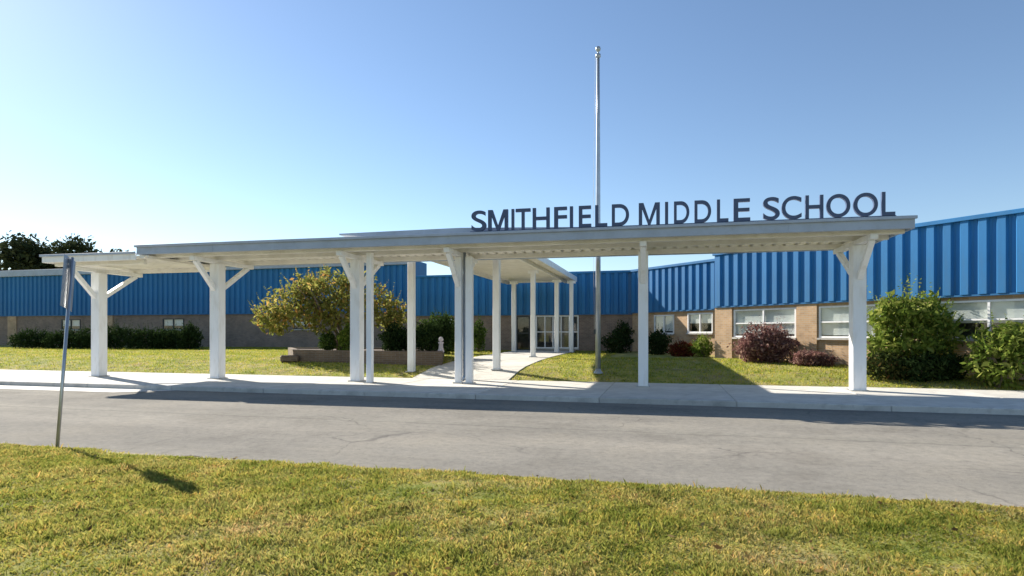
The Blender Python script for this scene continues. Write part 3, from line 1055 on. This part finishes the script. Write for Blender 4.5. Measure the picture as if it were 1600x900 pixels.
shrub('shrub', 'rounded green bush farthest right along the school wall', 'bush', 1560, 16.0, [((0, 0, 0.8), (0.8, 0.7, 0.85), 1), ((0.4, 0, 1.2), (0.5, 0.5, 0.6), 0.6)], 'leaf_bright', 0.08, 1500)


# trees beyond the left wing
def far_tree(x, Y, h, wd, label):
    q = at(x, Y)
    t = thing('tree', label, 'tree', q, 0, 'trees far beyond the left wing')
    mb = MB().tube([(0, 0, -0.2), (0.1, 0, h * 0.3), (0, 0.1, h * 0.6), (0.1, 0, h * 0.9)], [0.4, 0.32, 0.2, 0.06])
    bl = []
    for k in range(9):
        a = k * 2.4
        f_ = random.uniform(0.2, 0.75)
        bl.append(((wd * 0.5 * f_ * math.cos(a), wd * 0.5 * f_ * math.sin(a), h * random.uniform(0.45, 0.85)), (wd * 0.3, wd * 0.3, h * 0.15), 1))
        mb.tube([(0, 0, h * 0.4), (bl[-1][0][0] * 0.6, bl[-1][0][1] * 0.6, bl[-1][0][2] - 0.5), bl[-1][0]], [0.14, 0.09, 0.03], 5)
    bl.append(((0, 0, h * 0.86), (wd * 0.3, wd * 0.3, h * 0.14), 1))
    mb.build('trunk', M['bark'], t, smooth=True)
    put('crown', fast_mesh('crown', leaf_cloud(bl, 0.32, 420), 4, M['leaf_far']), t)


far_tree(126, 85, 14.6, 8.0, 'dark rounded tree top showing above the low canopy roof')
far_tree(188, 92, 13.9, 6.0, 'small dark tree top just left of the walkway roof corner')
far_tree(86, 88, 13.5, 8.0, 'dark tree left of the rounded one above the school roof')
far_tree(35, 84, 15.0, 9.0, 'dark tree farthest left above the school roof')

# ------------------------------------------------------------------ road sign at the left edge, whose shadow lies on the lawn
tip = Vector((-2.95, 5.62, 0))                    # where the shadow of its top falls
top = tip - LIGHT * 2.6
sb = Vector((-6.0, 7.85, 0))
sb.z = ground_z(sb.x * S + sb.y * C)
ts = thing('road_sign', 'grey sign post leaning towards the road at far left with a narrow plate', 'sign', sb)
axis = top - sb
ts.rotation_euler = axis.to_track_quat('Z', 'Y').to_euler()
HL = axis.length
MB().tube([(0, 0, -0.2), (0, 0, HL)], [0.022, 0.022], 8).build('post', M['plate'], ts, smooth=True)
pp = MB().box(-0.13, 0.13, -0.034, -0.028, HL - 0.8, HL).build('plate', M['plate'], ts, rot=1.2)
MB().box(-0.02, 0.02, -0.05, -0.0345, HL - 0.7, HL - 0.66).box(-0.02, 0.02, -0.05, -0.0345, HL - 0.14, HL - 0.1).build('bolts', M['dark'], pp)['kind'] = 'stuff'


# ------------------------------------------------------------------ grass
def blades(px, py, pz, hmin, hmax, wd, two=True):
    n = len(px)
    h = rng.uniform(hmin, hmax, n)
    ang = rng.uniform(0, 6.283, n)
    lean = rng.uniform(0.15, 0.95, n) * h
    la = rng.uniform(0, 6.283, n)
    dx, dy = np.cos(ang) * wd / 2, np.sin(ang) * wd / 2
    lx, ly = np.cos(la) * lean, np.sin(la) * lean
    p0 = np.stack([px - dx, py - dy, pz - 0.01], 1)
    p1 = np.stack([px + dx, py + dy, pz - 0.01], 1)
    if two:
        m1 = np.stack([px + dx * 0.8 + lx * 0.35, py + dy * 0.8 + ly * 0.35, pz + h * 0.6], 1)
        t = np.stack([px + lx, py + ly, pz + h * 0.92], 1)
        return np.stack([p0, p1, m1, t], 1).reshape(-1, 3)
    t = np.stack([px + lx, py + ly, pz + h], 1)
    return np.stack([p0, p1, t], 1).reshape(-1, 3)


def vnoise(x, y, sc_, seed):
    g = np.random.default_rng(seed)
    out = np.zeros_like(x)
    for k in range(16):
        a = g.uniform(0, 6.28)
        f_ = sc_ * math.exp(g.uniform(-0.9, 1.1))
        out += np.sin((x * math.cos(a) + y * math.sin(a)) * f_ + g.uniform(0, 6.28))
    return out / 10


gz_ss = np.arange(-20, 60, 0.05)
gz_tab = np.array([ground_z(s) for s in gz_ss])


def lawn(name, n, ymin, ymax, smin, smax, hmin, hmax, wd, keep, m='grass'):
    Y = ymin + (ymax - ymin) * rng.uniform(0, 1, n) ** keep
    X = rng.uniform(-1, 1, n) * (0.95 * Y + 1.2)
    s = X * S + Y * C
    r = X * C - Y * S
    e = 6.32 + 0.08 * np.sin(r * 1.3) + 0.30 * vnoise(X, Y, 5, 3)
    ok = (s > smin) & (s < (np.minimum(e, smax) if smax < 7 else smax))
    if smax < 7:
        bare = vnoise(X, Y, 2.4, 5)
        near_edge = np.clip((s - 5.0) / 1.4, 0, 1)
        ok &= rng.uniform(-0.55, 0.5, n) > bare * 0.25 + near_edge * 0.3 - 0.3
        for cx_, cy_, ax_, ay_ in ((-3.1, 7.25, 1.1, 0.28), (-2.0, 6.95, 0.6, 0.2), (1.9, 6.1, 0.8, 0.2), (-4.6, 7.5, 0.7, 0.22)):
            dd = ((X - cx_) / ax_) ** 2 + ((Y - cy_ + (X - cx_) * 0.26) / ay_) ** 2 + 0.5 * vnoise(X, Y, 6, 31)
            ok &= (dd > 1) | (rng.uniform(0, 1, n) > 0.9)
    else:
        ok &= ~((r > -8.2) & (r < -4.8)) & (s < 36) & ~((r > rC - 0.5) & (s > 26 + 0.0 * r))
    X, Y, s, r = X[ok], Y[ok], s[ok], r[ok]
    z = np.interp(s, gz_ss, gz_tab)
    hs = 1 + 0.5 * vnoise(X, Y, 3.0, 9)
    bl_ = blades(X, Y, z, hmin, hmax, wd)
    if smax < 7:
        # taller clumps: lift the tips where the growth noise is high
        tall = np.clip(vnoise(X, Y, 7.0, 9) * 0.9 + 0.85, 0.55, 1.7) * np.where(rng.uniform(0, 1, len(X)) > 0.985, 2.0, 1.0)
        q = bl_.reshape(-1, 4, 3)
        q[:, 2:, 2] = (q[:, 2:, 2] - z[:, None]) * tall[:, None] + z[:, None]
        bl_ = q.reshape(-1, 3)
    me = fast_mesh(name, bl_, 4, M[m])
    o = put(name, me)
    o['kind'] = 'stuff'
    return o


o = lawn('grass', 640000, 2.6, 9.5, -5, 6.6, 0.015, 0.05, 0.0048, 0.8)
o['label'] = 'mown yellow green lawn in the foreground before the road'
o['category'] = 'grass'
o = lawn('grass', 240000, 14.5, 42, 18.42, 99, 0.03, 0.07, 0.02, 1.0, 'lush')
o['label'] = 'sunlit lawn between the walkway and the school walls'
o['category'] = 'grass'

# dead leaves blown over the near lawn and along the road edge
n = 900
Y = rng.uniform(2.8, 8.2, n)
X = rng.uniform(-1, 1, n) * (0.95 * Y + 1)
ss_ = X * S + Y * C
ok = (ss_ < 6.5) & (vnoise(X, Y, 1.6, 21) > -0.15)
X, Y, ss_ = X[ok], Y[ok], ss_[ok]
cen = np.stack([X, Y, np.interp(ss_, gz_ss, gz_tab) + rng.uniform(0.01, 0.035, len(X))], 1)
a = rng.normal(size=cen.shape)
a[:, 2] *= 0.3
a /= np.linalg.norm(a, axis=1)[:, None]
b = np.cross(a, rng.normal(size=cen.shape) * 0.4 + np.array([0, 0, 1.0]))
b /= np.linalg.norm(b, axis=1)[:, None]
z_ = rng.uniform(0.012, 0.035, len(X))[:, None]
o = put('fallen_leaves', fast_mesh('fallen_leaves', np.stack([cen - a * z_, cen + b * z_ * 0.5, cen + a * z_, cen - b * z_ * 0.5], 1).reshape(-1, 3), 4, M['litter']))
o['kind'] = 'stuff'
o['label'] = 'brown fallen leaves scattered over the foreground lawn'
o['category'] = 'leaves'
